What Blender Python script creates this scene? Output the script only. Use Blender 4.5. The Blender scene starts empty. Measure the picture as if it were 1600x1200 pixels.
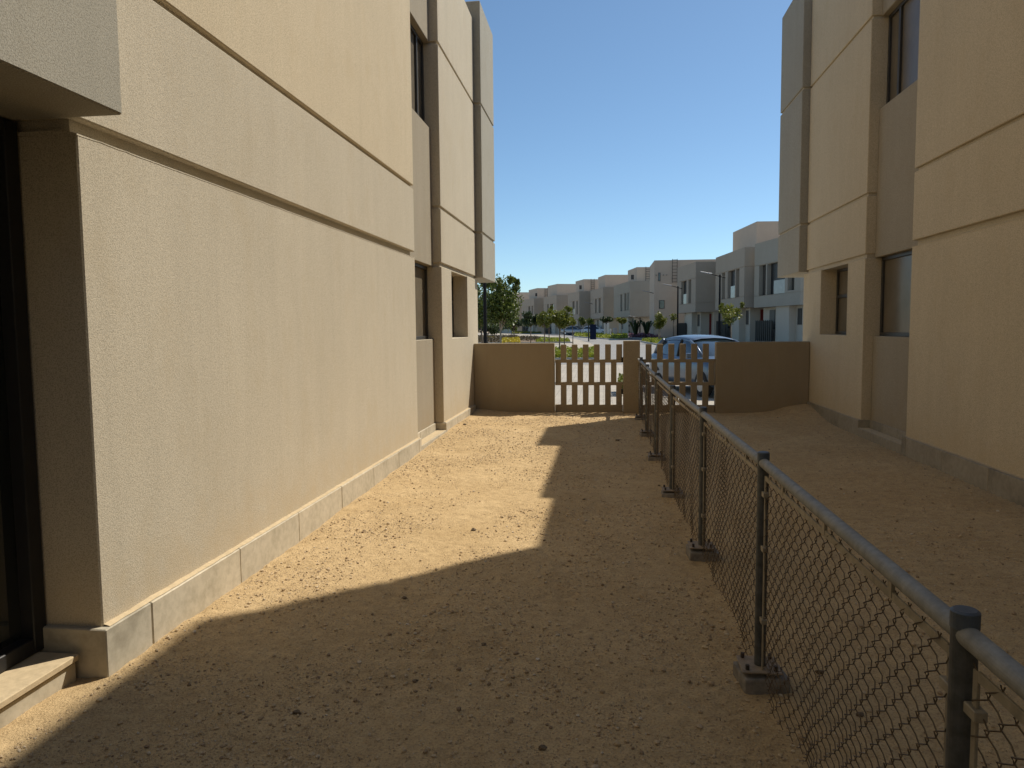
import bpy, bmesh, math, random
from mathutils import Vector, Matrix, noise
random.seed(11)
sc = bpy.context.scene
col = sc.collection

# ------------------------------------------------------------------ camera, world, sun, exposure
F = 1143.0
right = Vector((0.992, 0.124, -0.009)).normalized()
back = Vector((0.1241, -0.9893, 0.0764)).normalized()
right = (right - back * right.dot(back)).normalized()
upv = back.cross(right)
camd = bpy.data.cameras.new('camera')
cam = bpy.data.objects.new('camera', camd); col.objects.link(cam)
CP = Vector((0, 0, 1.6))
cam.matrix_world = Matrix(((right.x, upv.x, back.x, CP.x), (right.y, upv.y, back.y, CP.y), (right.z, upv.z, back.z, CP.z), (0, 0, 0, 1)))
camd.sensor_width = 36; camd.lens = F / 1600 * 36; camd.clip_start = 0.05; camd.clip_end = 4000
sc.camera = cam

S = Vector((0.577, 0.53, 1.0)).normalized()          # direction towards the sun
EL = math.asin(S.z); AZ = math.atan2(S.x, S.y)
w = bpy.data.worlds.new('World'); sc.world = w; w.use_nodes = True
nt = w.node_tree; nt.nodes.clear()
sky = nt.nodes.new('ShaderNodeTexSky'); sky.sky_type = 'NISHITA'; sky.sun_disc = False
sky.sun_elevation = EL; sky.sun_rotation = AZ; sky.air_density = 0.8; sky.dust_density = 0.55; sky.ozone_density = 4.2; sky.altitude = 600
bg = nt.nodes.new('ShaderNodeBackground'); bg.inputs[1].default_value = 0.110
wo = nt.nodes.new('ShaderNodeOutputWorld')
tn = nt.nodes.new('ShaderNodeMix'); tn.data_type = 'RGBA'; tn.blend_type = 'MULTIPLY'; tn.inputs[0].default_value = 1.0; tn.inputs[7].default_value = (0.92, 1.0, 0.93, 1)
nt.links.new(sky.outputs[0], tn.inputs[6]); nt.links.new(tn.outputs[2], bg.inputs[0]); nt.links.new(bg.outputs[0], wo.inputs[0])
sd = bpy.data.lights.new('sun', 'SUN'); sd.energy = 4.1; sd.angle = math.radians(0.55); sd.color = (1.0, 0.93, 0.81)
so = bpy.data.objects.new('sun', sd); col.objects.link(so); so.rotation_euler = S.to_track_quat('Z', 'Y').to_euler(); so.location = (20, 20, 40)
sc.view_settings.view_transform = 'Standard'; sc.view_settings.look = 'None'; sc.view_settings.gamma = 1.0
sc.view_settings.exposure = 0.37
sc.render.engine = 'CYCLES'
sc.cycles.max_bounces = 10; sc.cycles.diffuse_bounces = 8

# ------------------------------------------------------------------ ground heights
def sstep(a, b, x):
    t = max(0.0, min(1.0, (x - a) / (b - a))); return t * t * (3 - 2 * t)
KN = [(13.1, 0.06), (15, 0.0), (17, -0.12), (25, -0.14), (40, 0.0), (58, 0.18), (70, 0.24), (95, 0.34), (160, 0.45), (320, 0.5), (2500, 0.5)]
def zout(y):
    if y <= KN[0][0]: return KN[0][1]
    for (a, za), (b, zb) in zip(KN, KN[1:]):
        if y <= b: return za + (zb - za) * (y - a) / (b - a)
    return KN[-1][1]
def pray(px, py):
    return right * ((px - 800) / F) - upv * ((py - 600) / F) - back
def at(px, py):                                        # pixel -> point on the ground outside the yard
    r = pray(px, py); z = 0.0
    for _ in range(40):
        p = CP + r * ((z - CP.z) / r.z); z = 0.5 * z + 0.5 * zout(p.y)
    return Vector((p.x, p.y, zout(p.y)))
def atY(px, py, Y):                                    # pixel -> point at depth Y
    r = pray(px, py); return CP + r * ((Y - CP.y) / r.y)
def n2(x, y, s, seed=0.0): return noise.noise(Vector((x * s + seed, y * s - seed * 1.7, seed * 0.31)))
def zyard_base(x, y):
    z = 0.1 * sstep(4.0, 12.3, y)
    r = sstep(0.75, 2.0, x)
    z = z * (1 - r) + max(z, 0.095) * r
    z += 0.17 * math.exp(-((x - 3.45) / 0.55) ** 2 - ((y - 12.9) / 0.9) ** 2)
    z += 0.05 * math.exp(-((x + 2.3) / 0.5) ** 2 - ((y - 12.9) / 0.35) ** 2)
    z += 0.012 * math.exp(-((x + 2.25) / 0.2) ** 2)
    return z
def zyard(x, y):
    z = zyard_base(x, y)
    rs = sstep(0.7, 1.5, x) * sstep(3.6, 6.5, y)       # smooth wind-blown side
    lump = 0.014 * n2(x, y, 1.1, 3.1) + 0.010 * n2(x, y, 3.2, 7.7)
    fine = 0.0075 * n2(x, y, 11, 1.3) + 0.0055 * n2(x, y, 23, 5.5)
    fine = fine * 0.75 + 0.008 * max(0.0, n2(x, y, 48, 8.1) - 0.08)
    c = n2(x, y, 2.0, 9.2); fine *= 0.5 + 1.0 * max(0, c + 0.4)
    rip = 0.0055 * math.sin((y + 0.12 * n2(x, y, 0.9, 2.2) + 0.25 * n2(x, y, 0.35, 4.4)) * 62)
    return z + lump * (1 - 0.5 * rs) + fine * (1 - 0.85 * rs) + rip * rs

# ------------------------------------------------------------------ materials
def newmat(name):
    m = bpy.data.materials.new(name); m.use_nodes = True
    t = m.node_tree; b = t.nodes['Principled BSDF']
    return m, t, b
def nd(t, kind, **kw):
    n = t.nodes.new(kind)
    for k, v in kw.items():
        if k in ('inp',):
            for kk, vv in v.items(): n.inputs[kk].default_value = vv
        else: setattr(n, k, v)
    return n
def ramp(t, fac, stops):
    r = t.nodes.new('ShaderNodeValToRGB'); e = r.color_ramp.elements
    while len(e) < len(stops): e.new(0.5)
    for i, (p, c) in enumerate(stops): e[i].position = p; e[i].color = (c[0], c[1], c[2], 1)
    t.links.new(fac, r.inputs[0]); return r.outputs[0]
def mixc(t, fac, a, b, blend='MIX'):
    m = t.nodes.new('ShaderNodeMix'); m.data_type = 'RGBA'; m.blend_type = blend
    for s, v in ((m.inputs[0], fac), (m.inputs[6], a), (m.inputs[7], b)):
        if isinstance(v, (int, float)): s.default_value = v
        elif isinstance(v, tuple): s.default_value = (v[0], v[1], v[2], 1)
        else: t.links.new(v, s)
    return m.outputs[2]
def pos(t, scale=(1, 1, 1)):
    g = t.nodes.new('ShaderNodeNewGeometry'); mp = t.nodes.new('ShaderNodeMapping'); mp.inputs['Scale'].default_value = scale
    t.links.new(g.outputs['Position'], mp.inputs[0]); return mp.outputs[0]
def noi(t, vec, s, det=4, rough=0.55):
    n = nd(t, 'ShaderNodeTexNoise', inp={'Scale': s, 'Detail': det, 'Roughness': rough}); t.links.new(vec, n.inputs['Vector']); return n.outputs[0]
def bump(t, b, h, dist, strength=1.0, prev=None):
    n = nd(t, 'ShaderNodeBump', inp={'Distance': dist, 'Strength': strength}); t.links.new(h, n.inputs['Height'])
    if prev is not None: t.links.new(prev, n.inputs['Normal'])
    t.links.new(n.outputs[0], b.inputs['Normal']); return n.outputs[0]
def v3(c, k): return (c[0] * k, c[1] * k, c[2] * k)

def stucco(name, c, streak=0.07, grain=1.0, stain=True, bs=1.0):
    m, t, b = newmat(name); p = pos(t)
    s1 = noi(t, pos(t, (5, 5, 0.3)), 1.0, 6, 0.7); s2 = noi(t, pos(t, (26, 26, 2.2)), 1.0, 4, 0.7); s3 = noi(t, pos(t, (1.1, 1.1, 0.7)), 1.0, 3, 0.5)
    ma = nd(t, 'ShaderNodeMath', operation='MULTIPLY_ADD'); t.links.new(s2, ma.inputs[0]); t.links.new(s3, ma.inputs[1]); t.links.new(s1, ma.inputs[2])
    st = nd(t, 'ShaderNodeMath', operation='MULTIPLY', inp={1: 0.8}); t.links.new(ma.outputs[0], st.inputs[0]); st = st.outputs[0]; cl = noi(t, p, 0.9, 4, 0.55); gr = noi(t, p, 170, 2, 0.6); g2 = noi(t, p, 55, 3, 0.6)
    a = ramp(t, st, [(0.3, v3(c, 1 - streak)), (0.7, v3(c, 1 + streak * 0.6))])
    a = mixc(t, ramp(t, cl, [(0.35, (0, 0, 0)), (0.75, (1, 1, 1))]), a, mixc(t, 0.35, a, (c[0] * 0.86, c[1] * 0.85, c[2] * 0.82)))
    a = mixc(t, 0.55 * grain, a, ramp(t, gr, [(0.36, (0.40, 0.39, 0.37)), (0.56, (1.06, 1.06, 1.06))]), 'MULTIPLY')
    if stain:                                           # dust and splash marks low on the wall
        mn = noi(t, pos(t, (2, 2, 1.1)), 1.7, 5, 0.65)
        a = mixc(t, ramp(t, mn, [(0.52, (0, 0, 0)), (0.8, (0.5, 0.5, 0.5))]), a, (c[0] * 0.8, c[1] * 0.75, c[2] * 0.66))
        g_ = t.nodes.new('ShaderNodeNewGeometry'); sp = t.nodes.new('ShaderNodeSeparateXYZ'); t.links.new(g_.outputs['Position'], sp.inputs[0])
        hz = nd(t, 'ShaderNodeMapRange', inp={1: 0.2, 2: 1.0, 3: 1.0, 4: 0.0}); t.links.new(sp.outputs[2], hz.inputs[0])
        hm = nd(t, 'ShaderNodeMath', operation='MULTIPLY'); t.links.new(hz.outputs[0], hm.inputs[0]); t.links.new(noi(t, p, 5.5, 6, 0.7), hm.inputs[1])
        a = mixc(t, ramp(t, hm.outputs[0], [(0.22, (0, 0, 0)), (0.62, (0.7, 0.7, 0.7))]), a, (c[0] * 0.86, c[1] * 0.78, c[2] * 0.66))
        dk = noi(t, pos(t, (13, 13, 0.25)), 1.0, 5, 0.75)
        a = mixc(t, ramp(t, dk, [(0.60, (0, 0, 0)), (0.74, (0.28, 0.28, 0.28))]), a, v3(c, 0.72))
    t.links.new(a, b.inputs['Base Color']); b.inputs['Roughness'].default_value = 0.92; b.inputs['Specular IOR Level'].default_value = 0.15
    n1 = bump(t, b, gr, 0.0016 * bs, 0.9); bump(t, b, g2, 0.002 * bs, 0.6, n1)
    return m
M = {}
WALLC = (0.545, 0.48, 0.368)
M['stucco'] = stucco('stucco_greige', WALLC)
M['stucco_gold'] = stucco('stucco_warm', (0.605, 0.51, 0.36))
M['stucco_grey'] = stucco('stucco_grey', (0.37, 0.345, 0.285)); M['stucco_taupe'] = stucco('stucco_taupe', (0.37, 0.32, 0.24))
M['stucco_low'] = stucco('stucco_boundary', (0.34, 0.275, 0.185), 0.06)
M['stucco_far'] = stucco('stucco_far_brown', (0.43, 0.365, 0.29), 0.04, 0.3, False)
M['stucco_far_grey'] = stucco('stucco_far_grey', (0.395, 0.36, 0.295), 0.04, 0.3, False)
M['stucco_far_pink'] = stucco('stucco_far_pink', (0.57, 0.47, 0.37), 0.04, 0.3, False)
M['stucco_far_white'] = stucco('stucco_far_white', (0.56, 0.495, 0.40), 0.04, 0.3, False)

def stone_mat(name, dark):
    m, t, b = newmat(name); p = pos(t)
    oi = t.nodes.new('ShaderNodeObjectInfo'); ad = nd(t, 'ShaderNodeVectorMath', operation='ADD')
    cm = nd(t, 'ShaderNodeVectorMath', operation='SCALE', inp={3: 37.0})
    cx = t.nodes.new('ShaderNodeCombineXYZ'); t.links.new(oi.outputs['Random'], cx.inputs[0]); t.links.new(oi.outputs['Random'], cx.inputs[1])
    t.links.new(cx.outputs[0], cm.inputs[0]); t.links.new(p, ad.inputs[0]); t.links.new(cm.outputs[0], ad.inputs[1])
    a = noi(t, ad.outputs[0], 2.6, 6, 0.62); g = noi(t, ad.outputs[0], 22, 4, 0.6)
    c = ramp(t, a, [(0.3, (0.33, 0.295, 0.225)), (0.47, (0.50, 0.455, 0.36)), (0.62, (0.55, 0.50, 0.40)), (0.75, (0.61, 0.56, 0.46))])
    c = mixc(t, 0.4, c, ramp(t, g, [(0.35, (0.6, 0.59, 0.56)), (0.6, (1, 1, 1))]), 'MULTIPLY')
    tone = ramp(t, oi.outputs['Random'], [(0, (0.78, 0.79, 0.8)), (1, (1.05, 1.02, 0.98))])
    c = mixc(t, 0.8, c, tone, 'MULTIPLY')
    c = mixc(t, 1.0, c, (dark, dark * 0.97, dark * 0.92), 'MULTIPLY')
    t.links.new(c, b.inputs['Base Color']); b.inputs['Roughness'].default_value = 0.75
    bump(t, b, g, 0.0015, 0.6); return m
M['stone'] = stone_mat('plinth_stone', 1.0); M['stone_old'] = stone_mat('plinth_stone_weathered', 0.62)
def sand_mat():
    m, t, b = newmat('sand'); p = pos(t)
    a = noi(t, p, 1.3, 4, 0.6); g = noi(t, p, 90, 4, 0.7); h = noi(t, p, 300, 2, 0.6); md = noi(t, p, 14, 5, 0.65)
    c = ramp(t, a, [(0.3, (0.50, 0.36, 0.195)), (0.7, (0.58, 0.43, 0.245))])
    c = mixc(t, 0.5, c, ramp(t, md, [(0.32, (0.66, 0.63, 0.6)), (0.6, (1.03, 1.02, 1.0))]), 'MULTIPLY')
    c = mixc(t, 0.6, c, ramp(t, g, [(0.33, (0.48, 0.44, 0.40)), (0.52, (1.05, 1.04, 1.0))]), 'MULTIPLY')
    t.links.new(c, b.inputs['Base Color']); b.inputs['Roughness'].default_value = 0.97; b.inputs['Specular IOR Level'].default_value = 0.1
    n1 = bump(t, b, md, 0.012, 0.9); n2_ = bump(t, b, g, 0.010, 1.0, n1); bump(t, b, h, 0.0015, 0.7, n2_); return m
M['sand'] = sand_mat()
def pebble_mat():
    m, t, b = newmat('pebbles'); g = t.nodes.new('ShaderNodeNewGeometry')
    c = ramp(t, g.outputs['Random Per Island'], [(0, (0.25, 0.175, 0.105)), (0.3, (0.44, 0.325, 0.195)), (0.85, (0.54, 0.41, 0.25)), (0.97, (0.52, 0.43, 0.31)), (1, (0.58, 0.51, 0.41))])
    t.links.new(c, b.inputs['Base Color']); b.inputs['Roughness'].default_value = 0.95; return m
M['pebble'] = pebble_mat()
M['dust'] = None
def plain(name, c, rough=0.6, metal=0.0, var=0.0, vs=8, bmp=0.0, spec=0.5):
    m, t, b = newmat(name); b.inputs['Roughness'].default_value = rough; b.inputs['Metallic'].default_value = metal; b.inputs['Specular IOR Level'].default_value = spec
    p = pos(t); n = noi(t, p, vs, 5, 0.62)
    t.links.new(ramp(t, n, [(0.3, v3(c, 1 - var)), (0.7, v3(c, 1 + var))]), b.inputs['Base Color'])
    if bmp: bump(t, b, n, bmp, 0.7)
    return m
M['dust'] = plain('sand_dust', (0.50, 0.395, 0.25), 0.95, 0, 0.12, 30, 0.002, 0.1)
M['galv'] = plain('galvanised_rail', (0.235, 0.228, 0.205), 0.7, 0.1, 0.25, 30, 0.0006)
M['post'] = plain('post_paint', (0.07, 0.072, 0.072), 0.6, 0.1, 0.4, 25, 0.0005)
M['postcap'] = plain('cap_blue_grey', (0.07, 0.085, 0.105), 0.55, 0.1, 0.25, 30)
M['wire'] = plain('weathered_wire', (0.135, 0.10, 0.065), 0.6, 0.35, 0.3, 20)
M['flat'] = plain('galvanised_flat_bar', (0.27, 0.235, 0.18), 0.6, 0.3, 0.25, 25)
M['concrete'] = plain('block_concrete', (0.21, 0.19, 0.165), 0.9, 0, 0.35, 18, 0.003)
M['plate'] = plain('dusty_plate', (0.27, 0.21, 0.15), 0.8, 0.1, 0.25, 30)
M['rust'] = plain('bolt', (0.06, 0.045, 0.035), 0.7, 0.3, 0.2, 40)
M['black'] = plain('black_frame', (0.016, 0.016, 0.017), 0.45, 0, 0.2, 10)
M['bronze'] = plain('dark_bronze_frame', (0.045, 0.042, 0.038), 0.45, 0.2, 0.2, 10)
M['lamp'] = plain('lamp_metal', (0.012, 0.012, 0.013), 0.7, 0.0, 0.2, 5, 0, 0.15)
M['lamp_head'] = plain('lamp_head', (0.35, 0.35, 0.36), 0.4, 0.6, 0.1, 5)
def glassm(name, c, rough=0.03, spec=0.6):
    m, t, b = newmat(name); p = pos(t); n = noi(t, p, 3, 4, 0.6)
    t.links.new(ramp(t, n, [(0.3, v3(c, 0.85)), (0.7, v3(c, 1.15))]), b.inputs['Base Color'])
    b.inputs['Roughness'].default_value = rough; b.inputs['IOR'].default_value = 1.55; b.inputs['Specular IOR Level'].default_value = spec
    b.inputs['Coat Weight'].default_value = 0.5; b.inputs['Coat Roughness'].default_value = 0.02
    return m
M['glass'] = glassm('tinted_pane', (0.045, 0.042, 0.036), 0.04)
M['glass_pale'] = glassm('bronze_tint_pane', (0.15, 0.125, 0.09), 0.22, 0.15); M['glass_pale'].node_tree.nodes['Principled BSDF'].inputs['Coat Weight'].default_value = 0.0
M['glass_door'] = glassm('door_glass', (0.018, 0.02, 0.018), 0.02)
M['glass_rail'] = glassm('balcony_glass', (0.30, 0.30, 0.28), 0.3, 0.2)
M['screen'] = glassm('windscreen', (0.02, 0.03, 0.035), 0.02, 0.9)
def carpaint(name, c, metal=0.3):
    m, t, b = newmat(name); p = pos(t); n = noi(t, p, 4, 4)
    t.links.new(ramp(t, n, [(0.3, v3(c, 0.93)), (0.7, v3(c, 1.05))]), b.inputs['Base Color'])
    b.inputs['Metallic'].default_value = metal; b.inputs['Roughness'].default_value = 0.32; b.inputs['Coat Weight'].default_value = 0.45; b.inputs['Coat Roughness'].default_value = 0.1; return m
M['car_blue'] = carpaint('blue_car_paint', (0.09, 0.125, 0.18)); M['car_silver'] = carpaint('silver_car_paint', (0.34, 0.34, 0.35), 0.6); M['car_white'] = carpaint('white_car_paint', (0.78, 0.78, 0.78), 0.0)
M['tyre'] = plain('tyre_rubber', (0.018, 0.018, 0.018), 0.85, 0, 0.2, 20); M['rim'] = plain('alloy_rim', (0.45, 0.45, 0.46), 0.35, 0.8, 0.1, 10)
M['lens'] = plain('headlight_lens', (0.72, 0.74, 0.76), 0.12, 0.2, 0.1, 30); M['redlens'] = plain('tail_light', (0.35, 0.02, 0.02), 0.2, 0, 0.1, 30); M['trim'] = plain('black_trim', (0.02, 0.02, 0.02), 0.6, 0, 0.2, 10)
M['red'] = plain('red_door', (0.20, 0.018, 0.012), 0.5, 0, 0.12, 6)
M['navy'] = plain('navy_sign', (0.008, 0.014, 0.04), 0.7, 0, 0.2, 4, 0, 0.15)
M['white'] = plain('white_paint', (0.74, 0.74, 0.73), 0.6, 0, 0.06, 4)
M['blue'] = plain('blue_paint', (0.08, 0.10, 0.42), 0.6, 0, 0.1, 4)
M['binm'] = plain('bin_grey', (0.36, 0.37, 0.38), 0.6, 0.2, 0.1, 6)
M['bark'] = plain('bark', (0.17, 0.125, 0.085), 0.9, 0, 0.35, 18, 0.006)
M['barkpale'] = plain('pale_bark', (0.36, 0.29, 0.20), 0.9, 0, 0.25, 18, 0.006)
def leafm(name, a, b_, c):
    m, t, b = newmat(name); g = t.nodes.new('ShaderNodeNewGeometry')
    t.links.new(ramp(t, g.outputs['Random Per Island'], [(0, a), (0.6, b_), (1, c)]), b.inputs['Base Color'])
    b.inputs['Roughness'].default_value = 0.5
    tr = t.nodes.new('ShaderNodeBsdfTranslucent'); t.links.new(b.inputs['Base Color'].links[0].from_socket, tr.inputs[0])
    mx = t.nodes.new('ShaderNodeMixShader'); mx.inputs[0].default_value = 0.32
    t.links.new(b.outputs[0], mx.inputs[1]); t.links.new(tr.outputs[0], mx.inputs[2]); t.links.new(mx.outputs[0], t.nodes['Material Output'].inputs[0]); return m
M['leaf'] = leafm('leaf_green', (0.04, 0.062, 0.009), (0.09, 0.125, 0.016), (0.17, 0.195, 0.03))
M['leaf_dark'] = leafm('leaf_dark', (0.018, 0.035, 0.012), (0.04, 0.065, 0.02), (0.07, 0.10, 0.03))
M['leaf_yellow'] = leafm('leaf_yellow_green', (0.08, 0.10, 0.012), (0.17, 0.19, 0.022), (0.27, 0.26, 0.045))
M['leaf_lime'] = leafm('leaf_lime', (0.15, 0.19, 0.015), (0.27, 0.31, 0.025), (0.37, 0.38, 0.05))
M['leaf_brown'] = leafm('leaf_brown', (0.05, 0.035, 0.02), (0.09, 0.065, 0.03), (0.10, 0.10, 0.04))
M['flower_yellow'] = leafm('flower_yellow', (0.30, 0.26, 0.02), (0.55, 0.42, 0.02), (0.70, 0.58, 0.05))
M['leaf_purple'] = leafm('leaf_purple', (0.10, 0.04, 0.055), (0.22, 0.10, 0.14), (0.36, 0.24, 0.28))
def paver_mat(name, c, sx, sy, mort):
    m, t, b = newmat(name); p = pos(t)
    br = nd(t, 'ShaderNodeTexBrick', inp={'Scale': 1.0, 'Mortar Size': 0.012, 'Brick Width': sx, 'Row Height': sy, 'Color1': (*v3(c, 0.93), 1), 'Color2': (*v3(c, 1.07), 1), 'Mortar': (*v3(c, mort), 1)})
    t.links.new(p, br.inputs[0]); n = noi(t, p, 0.5, 5, 0.6)
    a = mixc(t, 0.6, br.outputs[0], ramp(t, n, [(0.3, (0.82, 0.82, 0.82)), (0.7, (1.05, 1.05, 1.05))]), 'MULTIPLY')
    t.links.new(a, b.inputs['Base Color']); b.inputs['Roughness'].default_value = 0.85; return m
M['paver'] = paver_mat('light_pavers', (0.40, 0.355, 0.29), 0.4, 0.2, 0.55)
M['road'] = paver_mat('grey_road_pavers', (0.27, 0.262, 0.248), 0.22, 0.11, 0.7)
M['kerb'] = plain('kerb_concrete', (0.45, 0.42, 0.37), 0.9, 0, 0.12, 3)
M['soil'] = plain('bed_soil', (0.16, 0.11, 0.065), 0.95, 0, 0.3, 5)
M['ground'] = plain('desert_ground', (0.42, 0.33, 0.22), 0.95, 0, 0.15, 0.3)

# ------------------------------------------------------------------ mesh helpers
def tag(o, label=None, cat=None, group=None, kind=None):
    if label: o['label'] = label
    if cat: o['category'] = cat
    if group: o['group'] = group
    if kind: o['kind'] = kind
    return o
def empty(name, loc=(0, 0, 0), rz=0.0):
    o = bpy.data.objects.new(name, None); col.objects.link(o); o.location = loc; o.rotation_euler = (0, 0, rz); o.empty_display_size = 0.2
    return o
def link(name, me, parent=None, mat=None):
    o = bpy.data.objects.new(name, me); col.objects.link(o)
    if mat is not None and not me.materials: me.materials.append(M[mat] if isinstance(mat, str) else mat)
    if parent is not None: o.parent = parent
    return o
class MB:
    def __init__(s): s.bm = bmesh.new()
    def hexa(s, pts):
        v = [s.bm.verts.new(p) for p in pts]
        for f in ((0, 3, 2, 1), (4, 5, 6, 7), (0, 1, 5, 4), (1, 2, 6, 5), (2, 3, 7, 6), (3, 0, 4, 7)): s.bm.faces.new([v[i] for i in f])
        return s
    def box(s, x0, x1, y0, y1, z0, z1):
        return s.hexa([(x0, y0, z0), (x1, y0, z0), (x1, y1, z0), (x0, y1, z0), (x0, y0, z1), (x1, y0, z1), (x1, y1, z1), (x0, y1, z1)])
    def prism(s, pts, d):                               # closed outline (3D points) extruded by vector d
        a = [s.bm.verts.new(p) for p in pts]; b = [s.bm.verts.new(Vector(p) + Vector(d)) for p in pts]
        s.bm.faces.new(a); s.bm.faces.new(b[::-1]); n = len(a)
        for i in range(n): s.bm.faces.new((a[i], b[i], b[(i + 1) % n], a[(i + 1) % n]))
        return s
    def tube(s, path, r, n=8, caps=True, taper=None):
        path = [Vector(p) for p in path]; rings = []
        for i, p in enumerate(path):
            d = (path[min(i + 1, len(path) - 1)] - path[max(i - 1, 0)]).normalized()
            u = d.orthogonal().normalized() if abs(d.z) > 0.99 else d.cross(Vector((0, 0, 1))).normalized()
            v = d.cross(u); rr = r if taper is None else taper[i]
            rings.append([s.bm.verts.new(p + (u * math.cos(2 * math.pi * k / n) + v * math.sin(2 * math.pi * k / n)) * rr) for k in range(n)])
        for a, b in zip(rings, rings[1:]):
            for k in range(n): s.bm.faces.new((a[k], a[(k + 1) % n], b[(k + 1) % n], b[k]))
        if caps: s.bm.faces.new(rings[0][::-1]); s.bm.faces.new(rings[-1])
        return s
    def build(s, name, mat, parent=None, bevel=0.0, seg=1, smooth=False):
        bmesh.ops.recalc_face_normals(s.bm, faces=s.bm.faces)
        if bevel: bmesh.ops.bevel(s.bm, geom=list(s.bm.edges), offset=bevel, segments=seg, affect='EDGES', profile=0.6)
        if smooth:
            for f in s.bm.faces: f.smooth = True
        me = bpy.data.meshes.new(name); s.bm.to_mesh(me); s.bm.free()
        return link(name, me, parent, mat)

# ------------------------------------------------------------------ the two near houses
MIRROR = 1.16                                           # right house = left house mirrored in x = 0.58
def near_house(sgn, label):
    root = empty('house', ((-2.6 if sgn > 0 else MIRROR + 2.6), 8.0, 0)); off = Vector(root.location)
    def fx(x): return x if sgn > 0 else MIRROR - x
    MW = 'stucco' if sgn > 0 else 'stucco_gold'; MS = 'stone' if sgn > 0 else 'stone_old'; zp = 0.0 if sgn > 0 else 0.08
    def bx(name, mat, x0, x1, y0, y1, z0, z1, bev=0.006, parent=None):
        a, b = sorted((fx(x0), fx(x1))); par = parent or root
        o = MB().box(a - off.x, b - off.x, y0 - off.y, y1 - off.y, z0, z1).build(name, mat, par, bev); return o
    def yz(name, mat, x0, x1, poly, bev=0.006):
        return MB().prism([(fx(x0) - off.x, y - off.y, z) for y, z in poly], (fx(x1) - fx(x0), 0, 0)).build(name, mat, root, bev)
    XF, XC, XG, XR = -2.307, -2.66, -2.337, -2.43       # front plane, core, groove back, window-bay plane
    GZ = [(2.485, 2.545), (3.305, 3.345), (5.58, 5.62)]
    # core and roof
    bx('wall_core', 'stucco', -9.5, XC, 3.06, 13.36, -0.4, 6.95, 0)
    bx('wall_core', 'stucco', -9.5, XC, -6.0, 8.84, 2.6, 9.78, 0)
    bx('wall_core', 'stucco', -9.5, -2.95, -6.0, 3.05, -0.4, 2.6, 0)
    # main wall
    def panel(y0, y1, z0, z1, mat, xf=XF): return bx('wall_panel', mat, XC - 0.01, xf, y0, y1, z0, z1, 0.007)
    panel(3.04, 8.88, 0.16, 2.476, MW); panel(3.04, 8.88, 2.545, 3.305, MW); panel(3.04, 8.88, 3.345, 5.58, 'stucco_gold'); panel(3.04, 8.88, 5.622, 9.86, 'stucco_gold')
    for z0, z1 in GZ: bx('groove_back', 'stucco', XC - 0.02, XG - (0.022 if z0 < 3 else 0.006), 3.065, 8.855, z0 - 0.003, z1 + 0.003, 0)
    # window bay
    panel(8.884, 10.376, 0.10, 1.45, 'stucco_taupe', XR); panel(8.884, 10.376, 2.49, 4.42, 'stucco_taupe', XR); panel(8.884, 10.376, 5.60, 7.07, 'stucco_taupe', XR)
    # pier with the small window
    yz('wall_panel', MW, XC - 0.01, XF, [(10.38, 0.16), (13.40, 0.16), (13.40, 2.485), (12.38, 2.485), (12.38, 1.45), (11.07, 1.45), (11.07, 2.485), (10.38, 2.485)], 0.005)
    panel(10.38, 13.235, 2.545, 3.305, MW); panel(10.38, 13.235, 3.345, 5.58, MW); panel(10.38, 13.235, 5.62, 7.07, MW)
    for z0, z1 in GZ: bx('groove_back', 'stucco', XC - 0.02, XG, 10.405, 13.23, z0 - 0.003, z1 + 0.003, 0)
    # overhanging end box of the street front
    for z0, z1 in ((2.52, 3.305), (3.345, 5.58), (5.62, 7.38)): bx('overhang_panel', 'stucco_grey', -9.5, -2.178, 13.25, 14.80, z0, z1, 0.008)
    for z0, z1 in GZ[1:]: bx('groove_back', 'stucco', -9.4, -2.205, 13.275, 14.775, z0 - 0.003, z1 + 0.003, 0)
    # balcony box near the viewer
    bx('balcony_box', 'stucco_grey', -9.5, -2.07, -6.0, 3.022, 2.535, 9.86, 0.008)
    # windows
    def window(y0, y1, z0, z1, xg, mull, gl='glass_pale', split=None):
        w_ = 0.045
        fr = MB(); f0, f1 = sorted((fx(xg - 0.05), fx(xg + 0.012)))
        for a in ((y0, y0 + w_, z0, z1), (y1 - w_, y1, z0, z1), (y0 + w_, y1 - w_, z0, z0 + w_), (y0 + w_, y1 - w_, z1 - w_, z1)):
            fr.box(f0 - off.x, f1 - off.x, a[0] - off.y, a[1] - off.y, a[2], a[3])
        if mull: fr.box(f0 - off.x, f1 - off.x, mull - 0.03 - off.y, mull + 0.03 - off.y, z0 + w_, z1 - w_)
        if split: fr.box(f0 - off.x, f1 - off.x, y0 + w_ - off.y, y1 - w_ - off.y, split - 0.025, split + 0.025)
        wn = fr.build('window', 'bronze', root, 0.003)
        ed = [y0 + 0.02] + ([mull] if mull else []) + [y1 - 0.02]
        for a, b in zip(ed, ed[1:]):
            g0, g1 = sorted((fx(xg - 0.032), fx(xg - 0.018)))
            MB().box(g0 - off.x, g1 - off.x, a + 0.012 - off.y, b - 0.012 - off.y, z0 + 0.02, z1 - 0.02).build('pane', gl, wn)
    window(8.89, 10.37, 1.452, 2.488, -2.525, 9.25); window(8.89, 10.37, 4.422, 5.598, -2.525, 10.0)
    window(11.075, 12.375, 1.452, 2.484, -2.56, 11.72, split=2.05)
    # plinth of stone slabs
    js = [3.005, 3.35, 4.26, 5.16, 6.07, 6.97, 7.88, 8.79]
    for a, b in zip(js, js[1:]): bx('plinth_stone', MS, XC, -2.268 + random.uniform(-0.002, 0.002), a + 0.002, b - 0.002, -0.35, 0.232 + zp + random.uniform(-0.003, 0.003), 0.005)
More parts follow.
